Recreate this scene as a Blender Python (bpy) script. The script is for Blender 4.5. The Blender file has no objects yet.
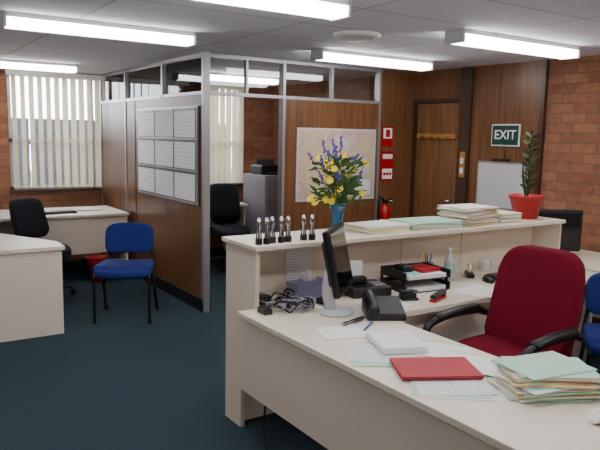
import bpy, bmesh, math, random
from mathutils import Vector, Matrix
random.seed(4)
scene=bpy.context.scene
COL=bpy.context.collection
# ---------------------------------------------------------------- materials
def lin(c):
    c=c/255.0
    return c/12.92 if c<=0.04045 else ((c+0.055)/1.055)**2.4
def C(r,g,b): return (lin(r),lin(g),lin(b),1)
def mat(name,col,rough=0.5,metal=0.0,emit=0,ecol=None,trans=0,spec=None,noise=0,nscale=20):
    m=bpy.data.materials.new(name); m.use_nodes=True
    nt=m.node_tree; b=nt.nodes["Principled BSDF"]
    b.inputs["Base Color"].default_value=col
    b.inputs["Roughness"].default_value=rough
    b.inputs["Metallic"].default_value=metal
    if spec is not None: b.inputs["Specular IOR Level"].default_value=spec
    if trans: b.inputs["Transmission Weight"].default_value=trans
    if emit:
        b.inputs["Emission Strength"].default_value=emit
        b.inputs["Emission Color"].default_value=ecol or col
    if noise:
        tc=nt.nodes.new("ShaderNodeTexCoord"); n=nt.nodes.new("ShaderNodeTexNoise"); n.inputs["Scale"].default_value=nscale
        n.inputs["Detail"].default_value=4
        r=nt.nodes.new("ShaderNodeMapRange"); r.inputs[3].default_value=1-noise; r.inputs[4].default_value=1+noise
        mx=nt.nodes.new("ShaderNodeMix"); mx.data_type='RGBA'; mx.blend_type='MULTIPLY'; mx.inputs[0].default_value=1
        mx.inputs[6].default_value=col
        nt.links.new(tc.outputs["Object"],n.inputs["Vector"]); nt.links.new(n.outputs[0],r.inputs[0])
        nt.links.new(r.outputs[0],mx.inputs[7]); nt.links.new(mx.outputs[2],b.inputs["Base Color"])
    return m
def axes_vec(nt,ax):
    tc=nt.nodes.new("ShaderNodeTexCoord"); sp=nt.nodes.new("ShaderNodeSeparateXYZ"); cb=nt.nodes.new("ShaderNodeCombineXYZ")
    nt.links.new(tc.outputs["Object"],sp.inputs[0])
    for i,a in enumerate(ax): nt.links.new(sp.outputs[a],cb.inputs[i])
    return cb.outputs[0]
def brick_mat(name,ax):
    m=bpy.data.materials.new(name); m.use_nodes=True; nt=m.node_tree; b=nt.nodes["Principled BSDF"]
    v=axes_vec(nt,ax); br=nt.nodes.new("ShaderNodeTexBrick")
    nt.links.new(v,br.inputs["Vector"])
    br.inputs["Scale"].default_value=1; br.inputs["Brick Width"].default_value=0.24; br.inputs["Row Height"].default_value=0.086
    br.inputs["Mortar Size"].default_value=0.006; br.inputs["Mortar Smooth"].default_value=0.3
    br.inputs["Color1"].default_value=C(164,112,82); br.inputs["Color2"].default_value=C(138,90,66); br.inputs["Mortar"].default_value=C(118,90,74)
    n=nt.nodes.new("ShaderNodeTexNoise"); n.inputs["Scale"].default_value=14; n.inputs["Detail"].default_value=6
    nt.links.new(v,n.inputs["Vector"])
    mx=nt.nodes.new("ShaderNodeMix"); mx.data_type='RGBA'; mx.blend_type='MULTIPLY'; mx.inputs[0].default_value=1
    r=nt.nodes.new("ShaderNodeMapRange"); r.inputs[3].default_value=0.55; r.inputs[4].default_value=1.35
    nt.links.new(n.outputs[0],r.inputs[0]); nt.links.new(br.outputs[0],mx.inputs[6]); nt.links.new(r.outputs[0],mx.inputs[7])
    nt.links.new(mx.outputs[2],b.inputs["Base Color"]); b.inputs["Roughness"].default_value=0.85
    bp=nt.nodes.new("ShaderNodeBump"); bp.inputs["Strength"].default_value=0.35; bp.inputs["Distance"].default_value=0.01; bp.invert=True
    nt.links.new(br.outputs["Fac"],bp.inputs["Height"]); nt.links.new(bp.outputs[0],b.inputs["Normal"])
    return m
def wood_mat(name,c1,c2,rough=0.35):
    m=bpy.data.materials.new(name); m.use_nodes=True; nt=m.node_tree; b=nt.nodes["Principled BSDF"]
    tc=nt.nodes.new("ShaderNodeTexCoord"); mp=nt.nodes.new("ShaderNodeMapping"); mp.inputs["Scale"].default_value=(14,14,0.9)
    nt.links.new(tc.outputs["Object"],mp.inputs[0])
    n=nt.nodes.new("ShaderNodeTexNoise"); n.inputs["Scale"].default_value=1.6; n.inputs["Detail"].default_value=8; n.inputs["Distortion"].default_value=0.6
    nt.links.new(mp.outputs[0],n.inputs["Vector"])
    cr=nt.nodes.new("ShaderNodeValToRGB"); cr.color_ramp.elements[0].position=0.3; cr.color_ramp.elements[1].position=0.72
    cr.color_ramp.elements[0].color=c1; cr.color_ramp.elements[1].color=c2
    nt.links.new(n.outputs[0],cr.inputs[0]); nt.links.new(cr.outputs[0],b.inputs["Base Color"])
    b.inputs["Roughness"].default_value=rough
    return m
M={}
M['brickX']=brick_mat("brick_side",(1,2,0)); M['brickY']=brick_mat("brick_end",(0,2,1))
M['wood']=wood_mat("wood_panelling",C(94,60,36),C(130,88,54))
M['woodlight']=wood_mat("door_wood",C(104,70,44),C(140,98,62))
M['wooddark']=wood_mat("dark_wood",C(56,38,28),C(78,54,40))
M['cream']=mat("cream_laminate",C(240,229,212),0.38,noise=0.02,nscale=3)
M['creampanel']=mat("cream_panel",C(232,219,202),0.5)
M['edge']=mat("desk_edging",C(190,176,164),0.5)
M['alu']=mat("aluminium",C(170,168,172),0.35,0.6)
M['white']=mat("white_paint",C(235,235,235),0.4)
M['paper']=mat("paper_white",C(247,247,247),0.7)
M['paper2']=mat("paper_cream",C(242,232,204),0.7)
M['green']=mat("file_green",C(184,224,200),0.7)
M['aqua']=mat("file_aqua",C(160,214,214),0.7)
M['buff']=mat("file_buff",C(234,210,156),0.7)
M['pinkf']=mat("file_pink",C(236,190,178),0.7)
M['redf']=mat("file_red",C(176,18,42),0.45)
M['black']=mat("black_plastic",C(20,20,23),0.4)
M['blackfab']=mat("black_fabric",C(20,21,32),0.9,noise=0.2,nscale=60)
M['screen']=mat("screen_glass",C(10,12,16),0.08)
M['grey']=mat("grey_plastic",C(150,148,158),0.4)
M['lgrey']=mat("light_grey_plastic",C(205,205,208),0.4)
M['dgrey']=mat("dark_grey_plastic",C(62,64,70),0.4)
M['redfab']=mat("red_fabric",C(116,16,40),0.95,noise=0.15,nscale=60,spec=0.2)
M['bluefab']=mat("blue_fabric",C(18,36,112),0.9,noise=0.15,nscale=60)
M['redpl']=mat("red_plastic",C(186,36,44),0.35)
M['redpaint']=mat("red_enamel",C(170,16,20),0.25)
M['chrome']=mat("chrome",C(215,215,220),0.12,1.0)
M['greenleaf']=mat("leaf_green",C(66,104,50),0.6,noise=0.2,nscale=30)
M['darkleaf']=mat("leaf_dark",C(46,64,40),0.6)
M['yellow']=mat("petal_yellow",C(250,222,40),0.6)
M['purple']=mat("petal_purple",C(98,86,172),0.6)
M['bluevase']=mat("blue_glass",C(70,140,180),0.1,0,trans=0.5)
M['exitgreen']=mat("exit_green",C(14,66,54),0.4)
M['soil']=mat("soil",C(52,36,26),0.9)
M['brass']=mat("brass",C(190,150,70),0.3,0.8)
M['blue']=mat("blue_plastic",C(50,90,190),0.4)
M['skirting']=mat("black_skirting",C(24,22,24),0.5)
M['bluebin']=mat("tissue_print",C(150,150,190),0.6,noise=0.3,nscale=40)
M['tube']=mat("fluoro_diffuser",C(255,255,250),0.4,emit=18,ecol=(1.0,0.985,0.97,1))
M['woodrail']=mat("pine_rail",C(170,122,66),0.5)
# translucent blind cloth
m=bpy.data.materials.new("blind_fabric"); m.use_nodes=True; nt=m.node_tree; nt.nodes.remove(nt.nodes["Principled BSDF"]); out=nt.nodes["Material Output"]
df=nt.nodes.new("ShaderNodeBsdfDiffuse"); df.inputs[0].default_value=C(248,242,230); tl=nt.nodes.new("ShaderNodeBsdfTranslucent"); tl.inputs[0].default_value=C(250,242,226)
mx=nt.nodes.new("ShaderNodeMixShader"); mx.inputs[0].default_value=0.6
nt.links.new(df.outputs[0],mx.inputs[1]); nt.links.new(tl.outputs[0],mx.inputs[2]); nt.links.new(mx.outputs[0],out.inputs[0]); M['blind']=m
# carpet
m=bpy.data.materials.new("teal_carpet"); m.use_nodes=True; nt=m.node_tree; b=nt.nodes["Principled BSDF"]; b.inputs["Roughness"].default_value=1; b.inputs["Specular IOR Level"].default_value=0.1
n=nt.nodes.new("ShaderNodeTexNoise"); n.inputs["Scale"].default_value=160; n.inputs["Detail"].default_value=3; tc=nt.nodes.new("ShaderNodeTexCoord")
nt.links.new(tc.outputs["Object"],n.inputs["Vector"]); cr=nt.nodes.new("ShaderNodeValToRGB"); cr.color_ramp.elements[0].position=.3; cr.color_ramp.elements[1].position=.7
cr.color_ramp.elements[0].color=C(34,48,56); cr.color_ramp.elements[1].color=C(62,79,88)
nt.links.new(n.outputs[0],cr.inputs[0]); nt.links.new(cr.outputs[0],b.inputs["Base Color"]); M['carpet']=m
# ceiling tiles
m=bpy.data.materials.new("ceiling_tiles"); m.use_nodes=True; nt=m.node_tree; b=nt.nodes["Principled BSDF"]; b.inputs["Roughness"].default_value=0.9
v=axes_vec(nt,(0,1,2)); br=nt.nodes.new("ShaderNodeTexBrick"); br.offset=0; nt.links.new(v,br.inputs["Vector"])
br.inputs["Scale"].default_value=1; br.inputs["Brick Width"].default_value=1.2; br.inputs["Row Height"].default_value=0.6; br.inputs["Mortar Size"].default_value=0.012
br.inputs["Color1"].default_value=C(232,232,246); br.inputs["Color2"].default_value=C(228,228,242); br.inputs["Mortar"].default_value=C(200,200,212)
nt.links.new(br.outputs[0],b.inputs["Base Color"]); M['ceil']=m
# clear thin glass
m=bpy.data.materials.new("window_glass"); m.use_nodes=True; nt=m.node_tree; nt.nodes.remove(nt.nodes["Principled BSDF"]); out=nt.nodes["Material Output"]
t=nt.nodes.new("ShaderNodeBsdfTransparent"); t.inputs[0].default_value=(.93,.95,.95,1); g=nt.nodes.new("ShaderNodeBsdfGlossy"); g.inputs["Roughness"].default_value=0.02
fr=nt.nodes.new("ShaderNodeFresnel"); fr.inputs[0].default_value=1.5; mx=nt.nodes.new("ShaderNodeMixShader")
nt.links.new(fr.outputs[0],mx.inputs[0]); nt.links.new(t.outputs[0],mx.inputs[1]); nt.links.new(g.outputs[0],mx.inputs[2]); nt.links.new(mx.outputs[0],out.inputs[0]); M['glass']=m
# map print
m=bpy.data.materials.new("map_print"); m.use_nodes=True; nt=m.node_tree; b=nt.nodes["Principled BSDF"]; b.inputs["Roughness"].default_value=0.3
v=axes_vec(nt,(0,2,1)); n=nt.nodes.new("ShaderNodeTexNoise"); n.inputs["Scale"].default_value=2.2; n.inputs["Detail"].default_value=3; nt.links.new(v,n.inputs["Vector"])
cr=nt.nodes.new("ShaderNodeValToRGB"); e=cr.color_ramp.elements; e[0].position=0.40; e[0].color=C(206,206,208); e[1].position=0.44; e[1].color=C(214,180,158)
for p,c in ((0.52,C(206,202,162)),(0.56,C(208,166,158)),(0.66,C(214,204,198))):
    q=e.new(p); q.color=c
nt.links.new(n.outputs[0],cr.inputs[0])
vo=nt.nodes.new("ShaderNodeTexVoronoi"); vo.feature='DISTANCE_TO_EDGE'; vo.inputs["Scale"].default_value=9; nt.links.new(v,vo.inputs["Vector"])
r=nt.nodes.new("ShaderNodeMapRange"); r.inputs[1].default_value=0; r.inputs[2].default_value=0.03; r.inputs[3].default_value=0.7; r.inputs[4].default_value=1; nt.links.new(vo.outputs["Distance"],r.inputs[0])
mx=nt.nodes.new("ShaderNodeMix"); mx.data_type='RGBA'; mx.blend_type='MULTIPLY'; mx.inputs[0].default_value=1
nt.links.new(cr.outputs[0],mx.inputs[6]); nt.links.new(r.outputs[0],mx.inputs[7]); nt.links.new(mx.outputs[2],b.inputs["Base Color"]); M['map']=m
# ruled sheet (text-like rows)
def ruled(name,ax,w,h,base,line,ms):
    m=bpy.data.materials.new(name); m.use_nodes=True; nt=m.node_tree; b=nt.nodes["Principled BSDF"]; b.inputs["Roughness"].default_value=0.5
    v=axes_vec(nt,ax); br=nt.nodes.new("ShaderNodeTexBrick"); br.offset=0; nt.links.new(v,br.inputs["Vector"])
    br.inputs["Scale"].default_value=1; br.inputs["Brick Width"].default_value=w; br.inputs["Row Height"].default_value=h; br.inputs["Mortar Size"].default_value=ms
    br.inputs["Color1"].default_value=base; br.inputs["Color2"].default_value=base; br.inputs["Mortar"].default_value=line
    nt.links.new(br.outputs[0],b.inputs["Base Color"]); return m
M['sheet']=ruled("planner_sheet",(1,2,0),0.065,0.035,C(244,244,250),C(186,190,204),0.002)
M['typed']=ruled("typed_sheet",(0,2,1),0.5,0.016,C(240,240,240),C(200,200,205),0.002)
M['typedflat']=ruled("typed_flat",(0,1,2),0.5,0.02,C(244,244,244),C(206,206,212),0.003)
# ---------------------------------------------------------------- builder
def RZ(a): return Matrix.Rotation(math.radians(a),4,'Z')
def RX(a): return Matrix.Rotation(math.radians(a),4,'X')
def RY(a): return Matrix.Rotation(math.radians(a),4,'Y')
def T(x,y,z): return Matrix.Translation((x,y,z))
class O:
    def __init__(s,name): s.name=name; s.bm=bmesh.new(); s.mats=[]
    def _add(s,tb,m,smooth,Mx,fn):
        if m not in s.mats: s.mats.append(m)
        i=s.mats.index(m)
        if fn:
            for v in tb.verts: v.co=Vector(fn(v.co))
        if Mx is not None: tb.transform(Mx)
        bmesh.ops.recalc_face_normals(tb,faces=tb.faces)
        for f_ in tb.faces: f_.material_index=i; f_.smooth=smooth
        me=bpy.data.meshes.new("t"); tb.to_mesh(me); tb.free(); s.bm.from_mesh(me); bpy.data.meshes.remove(me)
        return s
    def box(s,x0,x1,y0,y1,z0,z1,m,bev=0,seg=2,Mx=None,fn=None,smooth=False):
        tb=bmesh.new(); bmesh.ops.create_cube(tb,size=1)
        for v in tb.verts:
            v.co=Vector(((x0+x1)/2+v.co.x*(x1-x0),(y0+y1)/2+v.co.y*(y1-y0),(z0+z1)/2+v.co.z*(z1-z0)))
        if bev: bmesh.ops.bevel(tb,geom=list(tb.edges),offset=bev,segments=seg,affect='EDGES',profile=0.5)
        return s._add(tb,m,smooth,Mx,fn)
    def poly(s,pts,z0,z1,m,bev=0,Mx=None):
        tb=bmesh.new(); vs=[tb.verts.new((p[0],p[1],z0)) for p in pts]; f_=tb.faces.new(vs)
        r=bmesh.ops.extrude_face_region(tb,geom=[f_])
        for e_ in r['geom']:
            if isinstance(e_,bmesh.types.BMVert): e_.co.z=z1
        if bev: bmesh.ops.bevel(tb,geom=list(tb.edges),offset=bev,segments=2,affect='EDGES')
        return s._add(tb,m,False,Mx,None)
    def lathe(s,prof,m,n=24,Mx=None,smooth=True,fn=None):
        tb=bmesh.new(); rings=[]
        for r,z in prof:
            if r<1e-5: rings.append([tb.verts.new((0,0,z))])
            else: rings.append([tb.verts.new((r*math.cos(2*math.pi*i/n),r*math.sin(2*math.pi*i/n),z)) for i in range(n)])
        for a,b_ in zip(rings,rings[1:]):
            for i in range(n):
                j=(i+1)%n
                if len(a)==1 and len(b_)==1: continue
                if len(a)==1: tb.faces.new((a[0],b_[i],b_[j]))
                elif len(b_)==1: tb.faces.new((a[i],a[j],b_[0]))
                else: tb.faces.new((a[i],a[j],b_[j],b_[i]))
        return s._add(tb,m,smooth,Mx,fn)
    def cyl(s,r,z0,z1,m,n=20,Mx=None,r2=None,smooth=False):
        r2=r if r2 is None else r2
        return s.lathe([(0,z0),(r,z0),(r2,z1),(0,z1)],m,n,Mx,smooth)
    def sell(s,c,r,e1,e2,m,fn=None,nu=28,nv=14,Mx=None):
        tb=bmesh.new()
        def sp(a,e): return math.copysign(abs(a)**e,a)
        rings=[]
        for j in range(nv+1):
            p=-math.pi/2+math.pi*j/nv
            if j in(0,nv): rings.append([tb.verts.new((c[0],c[1],c[2]+(r[2] if j else -r[2])))]); continue
            row=[]
            for i in range(nu):
                t_=2*math.pi*i/nu
                row.append(tb.verts.new((c[0]+r[0]*sp(math.cos(p),e1)*sp(math.cos(t_),e2),c[1]+r[1]*sp(math.cos(p),e1)*sp(math.sin(t_),e2),c[2]+r[2]*sp(math.sin(p),e1))))
            rings.append(row)
        for a,b_ in zip(rings,rings[1:]):
            for i in range(nu):
                j=(i+1)%nu
                if len(a)==1: tb.faces.new((a[0],b_[i],b_[j]))
                elif len(b_)==1: tb.faces.new((a[i],a[j],b_[0]))
                else: tb.faces.new((a[i],a[j],b_[j],b_[i]))
        return s._add(tb,m,True,Mx,fn)
    def tube(s,pts,r,m,n=8,smoothpts=0,Mx=None,flat=1.0):
        P=[Vector(p) for p in pts]
        if smoothpts:
            Q=[]
            for i in range(len(P)-1):
                p0=P[max(i-1,0)];p1=P[i];p2=P[i+1];p3=P[min(i+2,len(P)-1)]
                for k in range(smoothpts):
                    t_=k/smoothpts
                    Q.append(0.5*((2*p1)+(-p0+p2)*t_+(2*p0-5*p1+4*p2-p3)*t_*t_+(-p0+3*p1-3*p2+p3)*t_**3))
            Q.append(P[-1]); P=Q
        tb=bmesh.new(); rings=[]; up=None
        for i,p in enumerate(P):
            d=(P[min(i+1,len(P)-1)]-P[max(i-1,0)]).normalized()
            if up is None:
                up=Vector((0,0,1)) if abs(d.z)<0.9 else Vector((1,0,0))
            a=d.cross(up)
            if a.length<1e-4: a=d.cross(Vector((1,0.3,0)))
            a.normalize(); b_=a.cross(d).normalized(); up=b_
            rr=r[i*len(r)//len(P)] if isinstance(r,(list,tuple)) else r
            rings.append([tb.verts.new(p+(a*math.cos(2*math.pi*k/n)*flat+b_*math.sin(2*math.pi*k/n))*rr) for k in range(n)])
        for x,y in zip(rings,rings[1:]):
            for k in range(n): tb.faces.new((x[k],x[(k+1)%n],y[(k+1)%n],y[k]))
        tb.faces.new(rings[0]); tb.faces.new(rings[-1])
        return s._add(tb,m,True,Mx,None)
    def done(s,loc=(0,0,0),rz=0,parent=None):
        me=bpy.data.meshes.new(s.name); s.bm.to_mesh(me); s.bm.free()
        for m in s.mats: me.materials.append(m)
        o=bpy.data.objects.new(s.name,me); COL.objects.link(o); o.location=loc; o.rotation_euler=(0,0,math.radians(rz))
        if parent: o.parent=parent
        return o
CH=2.37
# ---------------------------------------------------------------- room shell
O("floor").box(-2.6,5.3,-2.6,8.6,-0.1,0,M['carpet']).done()
O("ceiling").box(-2.6,5.3,-2.6,8.6,CH,CH+0.1,M['ceil']).done()
w=O("wall_far")
wins=[(1.45,3.45),(3.70,4.62)]
w.box(-2.5,1.45,8.5,8.6,0,CH,M['brickY']).box(3.45,3.70,8.5,8.6,0,CH,M['brickY']).box(4.62,5.2,8.5,8.6,0,CH,M['brickY'])
for a,b_ in wins: w.box(a,b_,8.5,8.6,0,0.92,M['brickY']).box(a,b_,8.5,8.6,2.33,CH,M['brickY'])
w.done()
O("wall_right").box(5.16,5.26,-2.5,8.5,0,CH,M['brickX']).done()
O("wall_left").box(-2.6,-2.5,-2.5,8.5,0,CH,M['brickX']).done()
O("wall_near").box(-2.5,5.2,-2.6,-2.5,0,CH,M['creampanel']).done()
for k,(a,b_) in enumerate(wins):
    o=O("window_%d"%(k+1))
    for x in (a,(a+b_)/2-0.02,b_-0.04): o.box(x,x+0.04,8.53,8.57,0.92,2.33,M['alu'])
    for z in (0.92,1.5,2.29): o.box(a,b_,8.53,8.57,z,z+0.04,M['alu'])
    o.box(a+.04,b_-.04,8.548,8.552,0.96,2.29,M['glass'])
    o.box(a-0.02,b_+0.02,8.47,8.5,0.89,0.92,M['wooddark'])
    o.done()
    o=O("vertical_blinds"); o.box(a-0.03,b_+0.03,8.36,8.42,2.29,2.345,M['white'])
    x=a+0.05
    while x<b_-0.02:
        o.box(-0.045,0.045,-0.0008,0.0008,0.95,2.29,M['blind'],Mx=T(x,8.39,0)@RZ((-62 if k==0 else -54)+random.uniform(-6,6)))
        x+=0.098
    o.tube([(a+0.05,8.39,0.955),(b_-0.05,8.39,0.955)],0.002,M['white'],n=4)
    o.done()
# partition
p=O("wall_partition")
p.box(2.55,2.60,5.40,8.49,0.12,2.0,M['wood'])
p.box(3.43,5.12,5.45,5.50,0.12,2.0,M['wood'])
p.box(4.63,5.12,5.45,5.50,2.0,CH,M['wood'])
p.done()
b=O("baseboard_partition").box(2.535,2.61,5.39,8.49,0,0.12,M['skirting']).box(3.43,5.12,5.435,5.51,0,0.12,M['skirting']); b.done()
t=O("trim_partition")
for y in (7.5,8.45): t.box(2.54,2.61,y,y+0.035,0.12,CH,M['alu'])
t.box(2.54,2.61,6.37,6.405,2.0,CH,M['alu'])
t.box(2.535,2.60,5.385,5.435,0,CH,M['alu'],bev=0.004)
for z in (2.0,CH-0.035): t.box(2.54,2.61,5.4,8.49,z,z+0.03,M['alu']); t.box(2.6,4.65,5.44,5.51,z,z+0.03,M['alu'])
for x in (3.40,4.61): t.box(x,x+0.028,5.435,5.515,0,CH,M['alu'])
for x in (3.0,3.99): t.box(x,x+0.022,5.45,5.50,2.03,CH,M['alu'])
t.box(2.545,2.555,7.2,7.206,0.12,2.0,M['skirting'])
t.done()
g=O("partition_glazing").box(2.573,2.577,5.44,8.44,2.035,CH-.04,M['glass']).box(2.61,4.61,5.473,5.477,2.035,CH-.04,M['glass']); g.done()
w=O("wall_panelling").box(5.13,5.16,3.80,4.60,0.1,CH,M['wood']).box(5.13,5.16,4.75,5.45,2.06,CH,M['wood']); w.done()
t=O("trim_right").box(5.10,5.16,4.60,4.75,0,CH,M['wooddark']).box(5.12,5.16,3.76,3.80,0,CH,M['wooddark']).box(5.11,5.16,4.75,5.44,2.03,2.07,M['wooddark']).box(5.12,5.16,5.39,5.45,0,2.03,M['wooddark'])
t.box(5.12,5.13,4.16,4.166,0.1,1.55,M['wooddark']); t.done()
O("baseboard_right").box(5.14,5.16,-2.5,3.76,0,0.1,M['skirting']).done()
d=O("door_1"); d.box(5.125,5.159,4.76,5.38,0.01,2.02,M['woodlight']); d.tube([(5.125,4.82,1.0),(5.08,4.82,1.0),(5.08,4.93,1.0)],0.01,M['chrome']); d.done()
# ---------------------------------------------------------------- ceiling lights
for (x,y) in [(0.76,4.53),(3.20,4.60),(3.32,3.17),(0.93,2.94),(0.72,7.50),(3.12,7.2),(1.1,1.3),(3.32,1.3),(-1.4,3.15),(-1.4,1.3),(-1.4,5.6),(0.9,-0.9),(3.3,-0.9)]:
    o=O("fluorescent_light"); L=1.27
    o.box(0,L,-0.085,0.085,-0.03,0,M['white'],bev=0.004)
    o.box(0.012,L-0.012,-0.078,0.078,-0.085,-0.03,M['tube'],bev=0.02,seg=3)
    o.box(-0.004,0.012,-0.085,0.085,-0.088,0,M['lgrey']).box(L-0.012,L+0.004,-0.085,0.085,-0.088,0,M['lgrey'])
    o.done((x,y,CH))
o=O("ceiling_air_vent"); o.lathe([(0.17,0),(0.17,-0.01),(0.12,-0.035),(0.11,-0.02),(0.07,-0.045),(0.0,-0.045)],M['white']); o.done((2.95,3.75,CH))
# ---------------------------------------------------------------- reception desk
DE=2.21
d=O("reception_desk"); c=M['cream']; cp=M['creampanel']
d.box(1.58,DE,0.55,2.95,0.70,0.73,c,bev=0.004)
d.box(1.715,DE,2.95,3.17,0.70,0.7295,c)
d.box(DE,4.28,2.50,3.17,0.70,0.7297,c)
d.poly([(DE,2.50),(DE,2.36),(DE+0.14,2.50)],0.70,0.7296,c)
d.box(1.605,1.625,0.60,2.95,0.30,0.70,cp)
d.box(1.60,DE-0.03,0.58,0.61,0,0.70,cp)
d.box(1.69,1.715,2.95,3.29,0.60,1.045,cp)
d.box(1.69,1.715,3.10,3.29,0,0.60,cp)
d.box(1.625,1.715,2.93,2.95,0.30,0.70,cp)
d.box(1.715,4.28,3.17,3.19,0,1.045,cp)
d.box(1.715,4.28,3.265,3.285,0,1.045,cp)
d.box(4.28,4.30,2.93,3.29,0,1.045,cp)
d.box(1.67,4.32,2.91,3.31,1.045,1.07,c,bev=0.003)
d.box(2.36,3.55,2.56,2.58,0,0.70,cp)
for x in (2.37,3.53,4.2): d.box(x,x+0.02,2.58,3.17,0,0.70,cp)
for x in (2.35,2.92,3.49): d.box(x,x+0.004,3.167,3.17,0.73,1.045,M['edge'])
d.done()
# ---------------------------------------------------------------- chairs
def star_base(o,m,r=0.29):
    for k in range(5):
        a=math.radians(72*k+18); ca,sa=math.cos(a),math.sin(a)
        o.tube([(0.03*ca,0.03*sa,0.115),(r*ca,r*sa,0.075)],[0.024,0.016],m,n=8)
        o.cyl(0.03,-0.012,0.012,M['black'],16,Mx=T(r*ca,r*sa,0.03)@RZ(72*k+18)@RX(90),smooth=False)
        o.tube([(r*ca,r*sa,0.03),(r*ca,r*sa,0.08)],0.01,m)
    o.cyl(0.035,0.08,0.15,m,16); o.cyl(0.022,0.15,0.40,M['dgrey'],16)
def office_chair(name,fab,loc,rz,arms=False,bw=0.23,bh=0.27,bz=0.76,sh=0.0):
    o=O(name); star_base(o,M['black'])
    o.box(-0.12,0.12,-0.14,0.14,0.385,0.41+sh,M['black'],bev=0.01)
    def seatfn(v):
        x,y,z=v; z2=z-0.05*max(0,(-y-0.12))/0.15*0.8+0.02*abs(x)/0.25
        return (x*(1.0+0.06*(-y)),y,z2+sh)
    o.sell((0,0,0.455),(bw+0.005,0.28,0.06),0.35,0.4,fab,fn=seatfn)
    def backfn(v):
        x,y,z=v; u=(z-bz)/bh
        return (x*(1-0.12*max(u,0)**2),y-0.33*x*x+0.06*u+(-0.03*max(0,1-abs(u+0.45)*2.2)),z)
    o.sell((0,0.255,bz),(bw,0.06,bh),0.4,0.35,fab,fn=backfn)
    o.sell((0,0.30,bz),(bw*0.92,0.03,bh*0.92),0.3,0.3,M['black'],fn=backfn)
    o.tube([(0,0.05,0.40),(0,0.26,0.40),(0,0.32,0.46),(0,0.32,bz-0.1)],0.024,M['black'],smoothpts=5,flat=1.5)
    if arms:
        for s_ in (-1,1):
            X=s_*(bw+0.04)
            o.tube([(s_*0.15,0.06,0.41),(X*0.96,0.05,0.42),(X,-0.04,0.44),(X,-0.25,0.53),(X,-0.30,0.61),(X,-0.265,0.665),(X,-0.11,0.69),(X,0.11,0.685),(X*0.99,0.20,0.66)],0.022,M['black'],n=10,smoothpts=6)
            o.tube([(X,-0.22,0.688),(X,-0.05,0.702),(X,0.12,0.70)],0.024,M['black'],n=10,smoothpts=4,flat=1.4)
            o.tube([(X*0.99,0.19,0.665),(X*0.9,0.255,0.64)],0.02,M['black'])
    return o.done(loc,rz)
office_chair("red_office_chair",M['redfab'],(2.77,2.16,0),-86,arms=True,bw=0.255,bh=0.31,bz=0.76,sh=0.03)
office_chair("black_office_chair",M['blackfab'],(1.44,6.8,0),20,bw=0.175,bh=0.20,bz=0.76)
office_chair("black_office_chair",M['blackfab'],(3.72,7.15,0),-10,bw=0.20,bh=0.25,bz=0.78)
def visitor_chair(loc,rz):
    o=O("blue_visitor_chair"); f_=M['bluefab']; k=M['black']
    o.sell((0,0,0.445),(0.245,0.23,0.04),0.4,0.35,f_,fn=lambda v:(v[0]*(1-0.08*(v[1]/0.24)),v[1],v[2]+0.015*abs(v[0])/0.25-(0.03 if v[1]<-0.18 else 0)))
    o.sell((0,0.23,0.685),(0.22,0.035,0.135),0.45,0.4,f_,fn=lambda v:(v[0],v[1]-0.5*v[0]**2+0.2*(v[2]-0.7),v[2]-0.25*v[0]**2))
    for s_ in (-1,1):
        o.tube([(s_*0.235,-0.215,0.0),(s_*0.235,-0.205,0.39),(s_*0.225,-0.18,0.405),(s_*0.225,0.16,0.405),(s_*0.22,0.20,0.42),(s_*0.18,0.25,0.70)],0.0125,k,n=8,smoothpts=3)
        o.tube([(s_*0.225,0.08,0.40),(s_*0.235,0.25,0.0)],0.0125,k)
        o.cyl(0.018,0,0.02,k,12,Mx=T(s_*0.235,-0.215,0)); o.cyl(0.018,0,0.02,k,12,Mx=T(s_*0.235,0.25,0))
    o.tube([(-0.225,-0.12,0.395),(0.225,-0.12,0.395)],0.011,k); o.tube([(-0.225,0.1,0.395),(0.225,0.1,0.395)],0.011,k)
    return o.done(loc,rz)
visitor_chair((1.89,5.63,0),-29)
visitor_chair((3.82,2.10,0),-50)
# ---------------------------------------------------------------- left desks
d=O("office_desk"); d.poly([(1.30,5.36),(1.30,5.62),(0.98,6.25),(0.55,6.45),(-0.6,6.45),(-0.6,5.36)],0.70,0.73,c)
d.box(-0.58,1.28,5.38,5.40,0,0.70,cp).box(1.255,1.28,5.40,5.60,0,0.70,cp).box(-0.58,-0.56,5.40,6.42,0,0.70,cp)
d.poly([(1.255,5.60),(1.28,5.60),(0.965,6.22),(0.94,6.22)],0,0.70,cp); d.done()
d=O("office_desk"); d.box(0.2,2.50,7.30,8.15,0.70,0.73,c,bev=0.003).box(1.55,2.48,7.36,7.38,0.28,0.70,cp).box(1.55,2.48,7.38,8.1,0.28,0.30,cp)
d.box(2.47,2.49,7.34,8.1,0,0.70,cp).box(1.55,1.57,7.34,8.1,0,0.70,cp).box(0.22,0.24,7.34,8.1,0,0.70,cp).box(0.24,1.55,8.05,8.07,0.25,0.70,cp).done()
d=O("office_desk"); d.box(2.75,4.25,7.65,8.3,0.70,0.73,c,bev=0.003).box(2.77,2.79,7.68,8.28,0,0.70,cp).box(4.21,4.23,7.68,8.28,0,0.70,cp).box(2.79,4.21,8.2,8.22,0.3,0.70,cp).done()
d=O("office_desk"); d.box(4.36,5.10,1.4,3.75,0.70,0.73,c,bev=0.003).box(4.38,5.08,1.42,1.44,0,0.70,cp).box(4.38,5.08,3.71,3.73,0,0.70,cp).box(5.0,5.02,1.44,3.71,0.2,0.70,cp).done()
o=O("waste_bin"); o.lathe([(0,0),(0.095,0),(0.125,0.27),(0.13,0.275),(0.12,0.27),(0.09,0.012),(0,0.012)],M['redpl']); o.done((2.09,7.16,0))
o=O("filing_cabinet"); o.box(-0.23,0.23,-0.3,0.3,0,1.12,M['grey'],bev=0.006)
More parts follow.
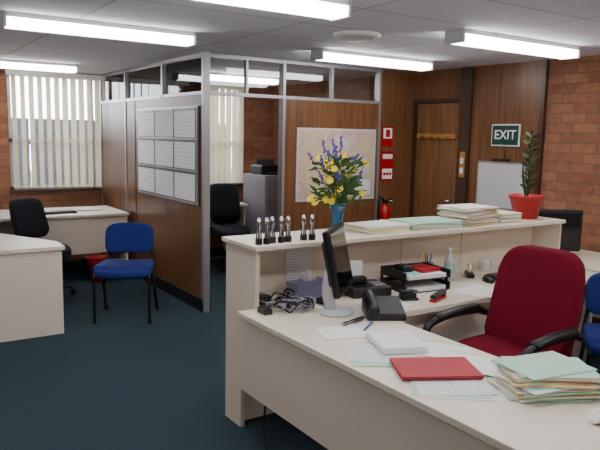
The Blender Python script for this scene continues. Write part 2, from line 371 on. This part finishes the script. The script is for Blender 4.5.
for k in range(3):
    o.box(-0.21,0.21,-0.315,-0.295,0.06+k*0.35,0.38+k*0.35,M['grey'],bev=0.004); o.box(-0.06,0.06,-0.33,-0.315,0.28+k*0.35,0.30+k*0.35,M['chrome'])
o.done((4.60,7.7,0))
o=O("printer"); o.box(-0.19,0.19,-0.16,0.16,0,0.13,M['black'],bev=0.02).box(-0.13,0.13,-0.22,-0.15,0.02,0.035,M['dgrey']).box(-0.14,0.14,0.08,0.12,0.12,0.2,M['dgrey']).done((4.58,7.68,1.12))
# ---------------------------------------------------------------- notices on walls
o=O("planner_whiteboard"); X=2.538
o.box(X-0.016,X,5.50,7.05,0.99,1.90,M['alu'])
for r_ in range(3):
    for q in range(3):
        y0=5.53+q*0.505; z0=1.015+r_*0.295
        o.box(X-0.019,X-0.016,y0,y0+0.49,z0,z0+0.28,M['dgrey'])
        o.box(X-0.021,X-0.019,y0+.006,y0+0.484,z0+.008,z0+0.272,M['sheet'] if (r_+q)%3 else M['paper'])
        o.box(X-0.023,X-0.021,y0+.006,y0+0.484,z0+0.258,z0+0.272,M['dgrey'] if r_<2 else M['grey'])
o.done()
o=O("wall_map"); o.box(3.57,4.58,5.436,5.449,0.99,1.73,M['lgrey']).box(3.59,4.56,5.433,5.437,1.01,1.71,M['map']).box(4.28,4.52,5.430,5.433,1.04,1.20,M['typed']); o.done()
o=O("fire_extinguisher_sign"); o.box(4.67,4.83,5.440,5.449,1.55,1.77,M['redpaint']).box(4.69,4.81,5.437,5.440,1.64,1.75,M['paper']).box(4.72,4.78,5.435,5.437,1.655,1.735,M['redpaint']); o.done()
o=O("fire_instruction_sign"); o.box(4.67,4.85,5.440,5.449,1.18,1.50,M['redpaint']).box(4.69,4.83,5.437,5.440,1.42,1.47,M['paper']).box(4.69,4.83,5.437,5.440,1.20,1.31,M['paper'])
for q in range(3): o.cyl(0.018,0,0.002,M['redpaint'],14,Mx=T(4.72+q*0.04,5.437,1.255)@RX(90))
o.done()
o=O("fire_extinguisher"); o.lathe([(0,0),(0.06,0),(0.068,0.015),(0.068,0.36),(0.06,0.40),(0.03,0.43),(0.02,0.44),(0.02,0.46),(0,0.46)],M['redpaint'])
o.box(-0.02,0.02,-0.03,0.03,0.45,0.49,M['black'],bev=0.004).tube([(0,-0.02,0.47),(0,-0.12,0.52)],0.009,M['black']).tube([(0,0.0,0.48),(0,-0.12,0.49)],0.008,M['chrome'])
o.tube([(0.02,0,0.46),(-0.09,-0.02,0.52),(-0.12,-0.03,0.44),(-0.10,-0.03,0.2),(-0.085,-0.02,0.12)],0.013,M['black'],smoothpts=5).box(-0.072,0.072,-0.03,0.070,0.2,0.22,M['chrome'])
o.cyl(0.0685,0.12,0.28,M['paper'],24,smooth=True); o.done((4.68,5.36,0.49))
e=bpy.data.objects.new("exit_sign",None); COL.objects.link(e); e.location=(5.125,4.16,1.695)
o=O("sign_plate"); o.box(-0.016,0.0,-0.165,0.165,-0.105,0.105,M['white'],bev=0.003).box(-0.019,-0.015,-0.152,0.152,-0.092,0.092,M['exitgreen']); o.done(parent=e)
tx=bpy.data.curves.new("sign_text","FONT"); tx.body="EXIT"; tx.size=0.125; tx.align_x='CENTER'; tx.align_y='CENTER'; tx.extrude=0.001; tx.offset=0.001
to=bpy.data.objects.new("sign_text",tx); COL.objects.link(to); tx.materials.append(M['paper']); to.parent=e; to.location=(-0.0205,0,0); to.rotation_euler=(math.radians(90),0,math.radians(-90))
o=O("small_whiteboard"); o.box(5.10,5.119,3.88,4.47,0.98,1.44,M['alu']).box(5.097,5.10,3.90,4.45,1.0,1.42,M['lgrey']).box(5.085,5.119,4.10,4.28,1.445,1.47,M['black']); o.done()
o=O("coat_hook_rail"); o.box(5.10,5.123,4.79,5.36,1.65,1.70,M['woodrail'],bev=0.004)
for y in (4.88,5.0,5.12,5.25): o.tube([(5.10,y,1.675),(5.05,y,1.655),(5.04,y,1.69)],0.007,M['brass'],smoothpts=4)
o.done()
o=O("light_switch_panel"); o.box(5.085,5.098,4.63,4.70,1.26,1.52,M['woodrail'],bev=0.003).box(5.080,5.086,4.645,4.685,1.40,1.46,M['white']).box(5.080,5.086,4.645,4.685,1.30,1.36,M['white']); o.done()
o=O("notice_sheet"); o.box(2.02,2.20,3.163,3.167,0.80,1.035,M['typed']); o.done()
# ---------------------------------------------------------------- counter objects (z=1.07)
CT=1.07
for k in range(7):
    o=O("rubber_stamp"); o.box(-0.016,0.016,-0.014,0.014,0,0.035,M['black'],bev=0.003).lathe([(0.006,0.03),(0.006,0.085),(0.012,0.10),(0.013,0.12),(0.008,0.142),(0,0.145)],M['chrome'],16)
    o.tube([(-0.014,0,0.03),(-0.014,0,0.07),(0.014,0,0.07),(0.014,0,0.03)],0.004,M['dgrey'])
    o.done((1.72+k*0.048+(0.06 if k>4 else 0),2.975+random.uniform(-.01,.02),CT),random.uniform(-20,20))
o=O("flower_vase")
o.lathe([(0,0),(0.038,0),(0.042,0.01),(0.03,0.05),(0.034,0.12),(0.052,0.19),(0.048,0.19),(0.03,0.12),(0.026,0.05),(0,0.02)],M['bluevase'])
rnd=random.Random(7)
def leaf(o,base,tip,w_,mm='greenleaf'):
    b0=Vector(base);t0=Vector(tip);d=(t0-b0); s_=d.cross(Vector((0.3,0.9,0.2))).normalized()*w_
    tb=bmesh.new(); mid=b0+d*0.45+Vector((0,0,0.006)); vs=[tb.verts.new(q) for q in (b0,mid+s_,b0+d*0.8+s_*0.5,t0,b0+d*0.8-s_*0.5,mid-s_)]
    tb.faces.new(vs); o._add(tb,M[mm],False,None,None)
def daisy(o,p,dr,m=None,R_=0.026):
    q=Vector(dr).to_track_quat('Z','Y').to_matrix().to_4x4(); Mx=T(*p)@q
    for k in range(9):
        o.sell((R_*0.62,0,0),(R_*0.42,R_*0.2,0.002),1,1,m or M['yellow'],nu=8,nv=4,Mx=Mx@RZ(40*k)@RY(-15))
    o.sell((0,0,0.002),(R_*0.28,R_*0.28,0.005),1,1,M['buff'],nu=8,nv=4,Mx=Mx)
for k in range(34):
    a=rnd.uniform(0,2*math.pi); rr=rnd.uniform(0.03,0.21); h=rnd.uniform(0.22,0.50)-rr*0.25
    p1=(rr*math.cos(a),rr*math.sin(a)*0.75,h)
    o.tube([(0.01*math.cos(a),0.01*math.sin(a),0.1),(0.03*math.cos(a),0.03*math.sin(a),0.2),p1],0.002,M['greenleaf'],n=5,smoothpts=3)
    daisy(o,p1,(math.cos(a)-0.6,math.sin(a)*0.6-0.8,0.7),R_=rnd.uniform(0.020,0.031))
for k in range(18):
    a=rnd.uniform(0,2*math.pi); rr=rnd.uniform(0.05,0.21); h=rnd.uniform(0.38,0.60)-rr*0.4
    p1=Vector((rr*math.cos(a),rr*math.sin(a)*0.75,h)); p0=Vector((0.03*math.cos(a),0.03*math.sin(a),0.2)); d_=(p1-p0).normalized()
    o.tube([(0,0,0.08),p0,p1],0.002,M['greenleaf'],n=5)
    for j in range(9):
        q=p1-d_*0.009*j+Vector((rnd.uniform(-1,1),rnd.uniform(-1,1),rnd.uniform(-1,1)))*0.008
        o.sell(q,(0.008,0.008,0.008),1,1,M['purple'],nu=6,nv=4)
for k in range(170):
    a=rnd.uniform(0,2*math.pi); r0=rnd.uniform(0.0,0.13); r1=r0+rnd.uniform(0.04,0.10); h=rnd.uniform(0.17,0.44)
    leaf(o,(r0*math.cos(a),r0*math.sin(a)*.8,h),(r1*math.cos(a+.3),r1*math.sin(a+.3)*.8,h+rnd.uniform(-0.03,0.08)),0.010)
o.done((2.32,3.08,CT))
def stack(name,loc,rz,n,w,d_,th,cols,jit=0.01,rot=4,seed=0):
    r=random.Random(seed); o=O(name); z=0
    for i in range(n):
        t_=th*r.uniform(0.7,1.3)
        o.box(-w/2,w/2,-d_/2,d_/2,z,z+t_*0.92,M[cols[i%len(cols)] if i<n-1 else cols[0]],Mx=T(r.uniform(-jit,jit),r.uniform(-jit,jit),0)@RZ(r.uniform(-rot,rot)))
        z+=t_
    return o.done(loc,rz)
stack("file_stack",(2.66,3.11,CT),4,6,0.34,0.24,0.008,['paper','paper2','paper','buff'],seed=1)
stack("file_stack",(3.07,3.11,CT),-3,7,0.40,0.28,0.006,['green','buff','paper','paper2','green'],seed=2,rot=6,jit=.012)
stack("file_stack",(3.48,3.11,CT),6,19,0.33,0.26,0.006,['paper','buff','green','paper2','paper','pinkf'],seed=3,rot=9,jit=.015)
stack("file_stack",(3.80,3.11,CT),-5,7,0.22,0.24,0.009,['paper2','paper','buff','green'],seed=5)
o=O("potted_plant"); o.lathe([(0,0),(0.085,0),(0.12,0.15),(0.13,0.15),(0.13,0.175),(0.118,0.175),(0.112,0.15),(0,0.15)],M['redpl'])
o.lathe([(0,0.152),(0.11,0.152)],M['soil'])
o.tube([(0,0,0.15),(0.015,0,0.3),(0,0,0.45),(0.02,0,0.62)],[0.012,0.010,0.008,0.006],M['darkleaf'],smoothpts=5)
o.tube([(0.02,0.02,0.15),(-0.02,0.03,0.3),(-0.04,0.02,0.45)],[0.009,0.007,0.005],M['darkleaf'],smoothpts=5)
for k in range(34):
    z=0.20+0.0125*k; a=k*2.4
    leaf(o,(0.01,0,z),(0.01+0.065*math.cos(a),0.065*math.sin(a),z+0.045),0.014,'darkleaf' if k%3 else 'greenleaf')
o.done((4.12,3.12,CT))
# ---------------------------------------------------------------- desk objects (z=0.73)
DT=0.7305
o=O("computer_monitor")
o.sell((0,0.02,0.008),(0.11,0.09,0.010),0.5,0.8,M['lgrey'],fn=lambda v:(v[0],v[1],max(v[2],0)))
o.tube([(0,0.05,0.01),(0,0.07,0.12),(0,0.045,0.24)],0.020,M['lgrey'],smoothpts=5,flat=1.6)
Mx=T(0,0,0.29)@RX(-12)
o.box(-0.195,0.195,0.0,0.035,-0.17,0.17,M['black'],bev=0.008,Mx=Mx)
o.box(-0.15,0.15,0.03,0.06,-0.12,0.12,M['dgrey'],bev=0.015,Mx=Mx).box(-0.175,0.175,-0.003,0.001,-0.15,0.15,M['screen'],Mx=Mx)
o.done((2.04,2.66,DT),42)
def phone(loc,rz):
    o=O("desk_telephone"); f_=lambda v:(v[0],v[1],v[2]+(0.05*(v[1]+0.1)/0.2 if v[2]>0.01 else 0))
    o.box(-0.1,0.1,-0.1,0.1,0,0.035,M['black'],bev=0.008,fn=f_)
    S=RX(14)
    for i in range(4):
        for j in range(3): o.box(-0.01+j*0.028,0.012+j*0.028,-0.07+i*0.026,-0.052+i*0.026,0.045,0.053,M['grey'],Mx=S)
    o.box(-0.01,0.075,0.045,0.085,0.045,0.052,M['screen'],Mx=S)
    o.tube([(-0.065,-0.10,0.055),(-0.065,-0.06,0.075),(-0.065,0.05,0.10),(-0.065,0.10,0.10)],0.017,M['black'],smoothpts=4,n=10,flat=1.3)
    o.sell((-0.065,-0.085,0.055),(0.03,0.03,0.022),.7,.8,M['black']).sell((-0.065,0.085,0.088),(0.03,0.03,0.022),.7,.8,M['black'])
    pts=[(-0.1+0.012*math.cos(t*1.6)-0.02-0.002*t,-0.09-0.002*t,0.014+0.010*math.sin(t*1.6)) for t in range(0,60)]
    o.tube(pts,0.0025,M['black'],n=5)
    o.done(loc,rz)
phone((2.20,2.50,DT),-30)
o=O("fax_machine"); o.box(-0.13,0.13,-0.11,0.11,0,0.06,M['black'],bev=0.012).box(-0.12,0.02,0.0,0.09,0.06,0.10,M['black'],bev=0.01).box(-0.10,0.0,-0.09,-0.01,0.06,0.064,M['screen'])
for i in range(4):
    for j in range(3): o.box(0.03+j*0.028,0.05+j*0.028,-0.08+i*0.028,-0.06+i*0.028,0.06,0.066,M['grey'])
o.box(-0.11,0.01,0.05,0.056,0.10,0.19,M['paper']); o.done((2.42,2.93,DT),-12)
o=O("tissue_box"); o.box(-0.12,0.12,-0.055,0.055,0,0.09,M['bluebin'],bev=0.003)
o.sell((0,0,0.10),(0.045,0.018,0.04),0.9,1.0,M['paper'],fn=lambda v:(v[0]+0.012*math.sin(v[2]*90),v[1]+0.01*math.sin(v[0]*120),v[2]+0.008*math.sin(v[0]*140)))
o.done((2.10,3.05,DT),5)
o=O("cable_tangle"); rr=random.Random(3)
for k in range(13):
    pts=[]; x,y=1.76+rr.uniform(0,.12),2.84+rr.uniform(-.1,.1)
    for j in range(9):
        pts.append((x,y,DT+0.008+rr.uniform(0.0,0.055))); x=min(max(x+rr.uniform(-0.06,0.09),1.72),1.95); y+=rr.uniform(-0.09,0.09); y=min(max(y,2.76),3.08)
    o.tube(pts,0.005,M['black'] if k%2 else M['grey'],n=6,smoothpts=5)
o.box(1.80,1.89,2.88,2.94,DT,DT+0.03,M['black'],bev=0.005).box(1.75,1.81,2.98,3.08,DT,DT+0.05,M['dgrey'],bev=0.005).box(1.66,1.71,2.80,2.88,DT,DT+0.03,M['black'],bev=0.005); o.done()
o=O("power_cable"); o.tube([(1.66,2.80,0.69),(1.645,2.78,0.5),(1.65,2.76,0.30),(1.63,2.74,0.14),(1.63,2.66,0.02),(1.68,2.5,0.012),(1.80,2.3,0.012),(1.95,2.35,0.012)],0.006,M['black'],smoothpts=8); o.done()
o=O("document_tray")
for k in range(2):
    z=k*0.075; mm=M['black']
    o.box(-0.17,0.17,-0.13,0.13,z,z+0.006,mm).box(-0.17,-0.164,-0.13,0.13,z,z+0.05,mm).box(0.164,0.17,-0.13,0.13,z,z+0.05,mm).box(-0.17,0.17,0.124,0.13,z,z+0.05,mm)
    o.box(-0.14,0.14,-0.125,0.11,z+0.006,z+0.03,M['paper'])
for x in (-0.165,0.165):
    for y in (-0.1,0.12): o.box(x-0.004,x+0.004,y-0.01,y+0.01,0.04,0.08,M['black'])
o.box(-0.02,0.14,-0.08,0.08,0.105,0.125,M['redf'],Mx=RZ(8)).box(-0.15,-0.03,-0.10,0.08,0.105,0.112,M['aqua']).box(-0.13,-0.05,-0.05,0.05,0.112,0.15,M['black'],bev=0.01); o.done((2.80,2.90,DT),-6)
o=O("pen_cup"); o.lathe([(0,0),(0.035,0),(0.038,0.1),(0.033,0.1),(0.031,0.008),(0,0.008)],M['dgrey'])
for k,mm in enumerate(['blue','redpl','yellow','black','lgrey']):
    a=k*1.3; o.tube([(0.01*math.cos(a),0.01*math.sin(a),0.02),(0.035*math.cos(a),0.035*math.sin(a),0.16)],0.004,M[mm],n=6)
o.done((3.08,3.08,DT))
o=O("water_bottle"); o.lathe([(0,0),(0.032,0),(0.034,0.02),(0.034,0.13),(0.014,0.17),(0.013,0.19),(0,0.19)],M['lgrey']).cyl(0.015,0.19,0.21,M['white']).cyl(0.0345,0.05,0.11,M['aqua'],smooth=True); o.done((3.16,2.96,DT))
o=O("coffee_mug"); o.lathe([(0,0),(0.038,0),(0.041,0.09),(0.037,0.09),(0.034,0.008),(0,0.008)],M['white']).tube([(0.037,0,0.072),(0.058,0,0.068),(0.060,0,0.035),(0.036,0,0.022)],0.005,M['white'],smoothpts=4); o.done((3.62,3.06,DT),-60)
o=O("stapler"); o.box(-0.02,0.02,-0.08,0.08,0,0.014,M['redpl'],bev=0.004).box(-0.018,0.018,-0.075,0.08,0.025,0.045,M['black'],bev=0.006,Mx=RX(5)).box(-0.015,0.015,0.05,0.075,0.01,0.04,M['black']); o.done((2.70,2.60,DT),-70)
o=O("hole_punch"); o.box(-0.05,0.05,-0.04,0.04,0,0.012,M['black'],bev=0.004).box(-0.045,0.045,-0.02,0.035,0.012,0.035,M['black'],bev=0.004).box(-0.04,0.04,-0.05,0.03,0.045,0.055,M['dgrey'],Mx=RX(-8),bev=0.003); o.done((2.56,2.70,DT),-20)
o=O("sticky_tape_dispenser"); o.box(-0.025,0.025,-0.07,0.07,0,0.03,M['black'],bev=0.006); o.lathe([(0.018,-0.01),(0.036,-0.01),(0.036,0.01),(0.018,0.01),(0.018,-0.01)],M['paper2'],Mx=T(0,0.02,0.05)@RY(90)); o.done((3.36,2.96,DT),-40)
def keyboard(name,loc,rz):
    o=O(name); o.box(-0.21,0.21,-0.072,0.072,0,0.02,M['black'],bev=0.005)
    for i in range(5):
        for j in range(14): o.box(-0.195+j*0.028,-0.172+j*0.028,-0.062+i*0.026,-0.04+i*0.026,0.02,0.027,M['dgrey'])
    o.done(loc,rz)
keyboard("computer_keyboard",(3.62,2.80,DT),-4)
keyboard("desktop_keyboard",(1.75,7.55,DT),5)
def mouse(loc,rz):
    o=O("computer_mouse"); o.sell((0,0,0.012),(0.03,0.055,0.022),.8,.9,M['black'],fn=lambda v:(v[0],v[1],max(v[2],0))); o.done(loc,rz)
mouse((3.34,2.78,DT),-20)
o=O("power_adaptor"); o.box(-0.04,0.04,-0.03,0.03,0,0.03,M['black'],bev=0.006).tube([(0.04,0,0.015),(0.09,0.02,0.01),(0.12,-0.03,0.01)],0.004,M['black'],smoothpts=5); o.done((2.08,2.87,DT),20)
stack("return_papers",(3.08,2.64,DT),10,3,0.27,0.20,0.001,['paper','paper2','paper'],seed=8,rot=25,jit=.02)
stack("note_slips",(2.40,2.62,DT),30,3,0.15,0.11,0.001,['paper','pinkf','paper2'],seed=9,rot=25,jit=.01)
stack("report_pile",(4.06,2.84,DT),10,5,0.26,0.20,0.004,['paper','paper2','paper'],seed=10,rot=15,jit=.01)
stack("mouse_pad",(1.83,2.37,DT),-18,1,0.22,0.19,0.004,['paper'],rot=0,jit=0)
stack("loose_papers",(1.77,2.02,DT),-28,4,0.30,0.21,0.0012,['typedflat','paper2','green','paper'],seed=11,rot=14,jit=.03)
stack("loose_papers",(2.03,2.00,DT),-60,5,0.29,0.20,0.0012,['paper','paper','green','paper2'],seed=12,rot=16,jit=.03)
stack("loose_papers",(1.78,1.62,DT),-32,4,0.28,0.20,0.0012,['typedflat','paper','green','paper'],seed=13,rot=12,jit=.02)
stack("loose_papers",(2.04,1.76,DT+.0065),-60,3,0.27,0.20,0.0012,['paper','paper2','paper'],seed=21,rot=14,jit=.02)
stack("notepad",(1.92,2.09,DT+0.009),-24,3,0.20,0.25,0.010,['paper','paper','paper'],seed=14,rot=2,jit=.002)
o=O("ballpoint_pen"); o.tube([(-0.07,0,0.005),(0.07,0,0.005)],0.005,M['blue']); o.done((2.0,2.38,DT),35)
o=O("red_folder"); o.box(-0.16,0.16,-0.11,0.11,0,0.004,M['redf']).box(-0.155,0.155,-0.105,0.105,0.004,0.007,M['paper']).box(-0.16,0.16,-0.11,0.11,0.007,0.011,M['redf'],bev=0.001); o.done((1.84,1.77,DT+0.011),-28)
stack("folder_stack",(2.06,1.42,DT),-22,18,0.30,0.22,0.0048,['green','paper','aqua','buff','paper2','green','paper','pinkf'],seed=15,rot=14,jit=.02)
o=O("crumpled_tissue"); o.sell((0,0,0.015),(0.07,0.05,0.02),.9,1,M['paper'],fn=lambda v:(v[0]+0.01*math.sin(v[1]*150),v[1]+0.01*math.sin(v[0]*130),max(0,v[2]+0.008*math.sin(v[0]*110+v[1]*90)))); o.done((2.0,1.14,DT),20)
# side desk monitor, far desk items
def pc(name,loc,rz,w_=0.44,h_=0.34):
    o=O(name); o.sell((0,0.02,0.008),(0.14,0.10,0.012),0.5,0.8,M['black'],fn=lambda v:(v[0],v[1],max(v[2],0)))
    o.tube([(0,0.05,0.01),(0,0.06,0.15)],0.022,M['black'],flat=2)
    o.box(-w_/2,w_/2,0,0.05,0.03,0.03+h_,M['black'],bev=0.012).box(-w_/2+.025,w_/2-.025,-0.003,0.001,0.06,h_,M['screen'])
    o.box(-w_/3,w_/3,0.045,0.16,0.06,h_,M['black'],bev=0.02); o.done(loc,rz)
pc("computer_monitor",(4.60,3.22,DT),-32,0.5,0.34)
stack("paper_pile",(2.15,7.75,DT),10,4,0.30,0.21,0.004,['paper','paper2','paper'],seed=17,rot=25,jit=.03)
stack("paper_pile",(1.1,7.6,DT),10,4,0.30,0.21,0.004,['paper','paper2','paper'],seed=18,rot=25,jit=.03)
stack("binder_stack",(3.1,7.95,DT),10,6,0.30,0.21,0.01,['dgrey','paper','buff'],seed=19,rot=15,jit=.03)
# ---------------------------------------------------------------- outside
O("ground").box(-12,18,8.7,30,-0.2,-0.1,mat("grass",C(96,110,70),0.9,noise=0.2,nscale=3)).done()
f_=O("fence"); fm=mat("fence_steel",C(40,46,56),0.6)
for k in range(60): f_.box(-6+k*0.3,-6+k*0.3+0.27,12.0,12.03,-0.1,1.85,fm)
f_.box(-6,12,12.03,12.07,0.3,0.38,fm).box(-6,12,12.03,12.07,1.4,1.48,fm); f_.done()
# ---------------------------------------------------------------- world
w_=bpy.data.worlds.new("sky"); scene.world=w_; w_.use_nodes=True; bg=w_.node_tree.nodes["Background"]; bg.inputs[0].default_value=(0.90,0.94,1.0,1); bg.inputs[1].default_value=15.0
# ---------------------------------------------------------------- camera
fpx=652;th=math.radians(7.8);yw=math.radians(33.7);ro=math.radians(1.2)
F0=Vector((math.sin(yw),math.cos(yw),0));R0=Vector((math.cos(yw),-math.sin(yw),0));Z=Vector((0,0,1))
F=F0*math.cos(th)-Z*math.sin(th);U0=F0*math.sin(th)+Z*math.cos(th)
R=R0*math.cos(ro)+U0*math.sin(ro);U=U0*math.cos(ro)-R0*math.sin(ro)
cd=bpy.data.cameras.new("camera"); cd.sensor_width=36; cd.lens=36*fpx/600; cd.clip_start=0.05
co=bpy.data.objects.new("camera",cd); COL.objects.link(co)
mm=Matrix(((R.x,U.x,-F.x,0),(R.y,U.y,-F.y,0),(R.z,U.z,-F.z,1.65),(0,0,0,1)))
co.matrix_world=mm; scene.camera=co
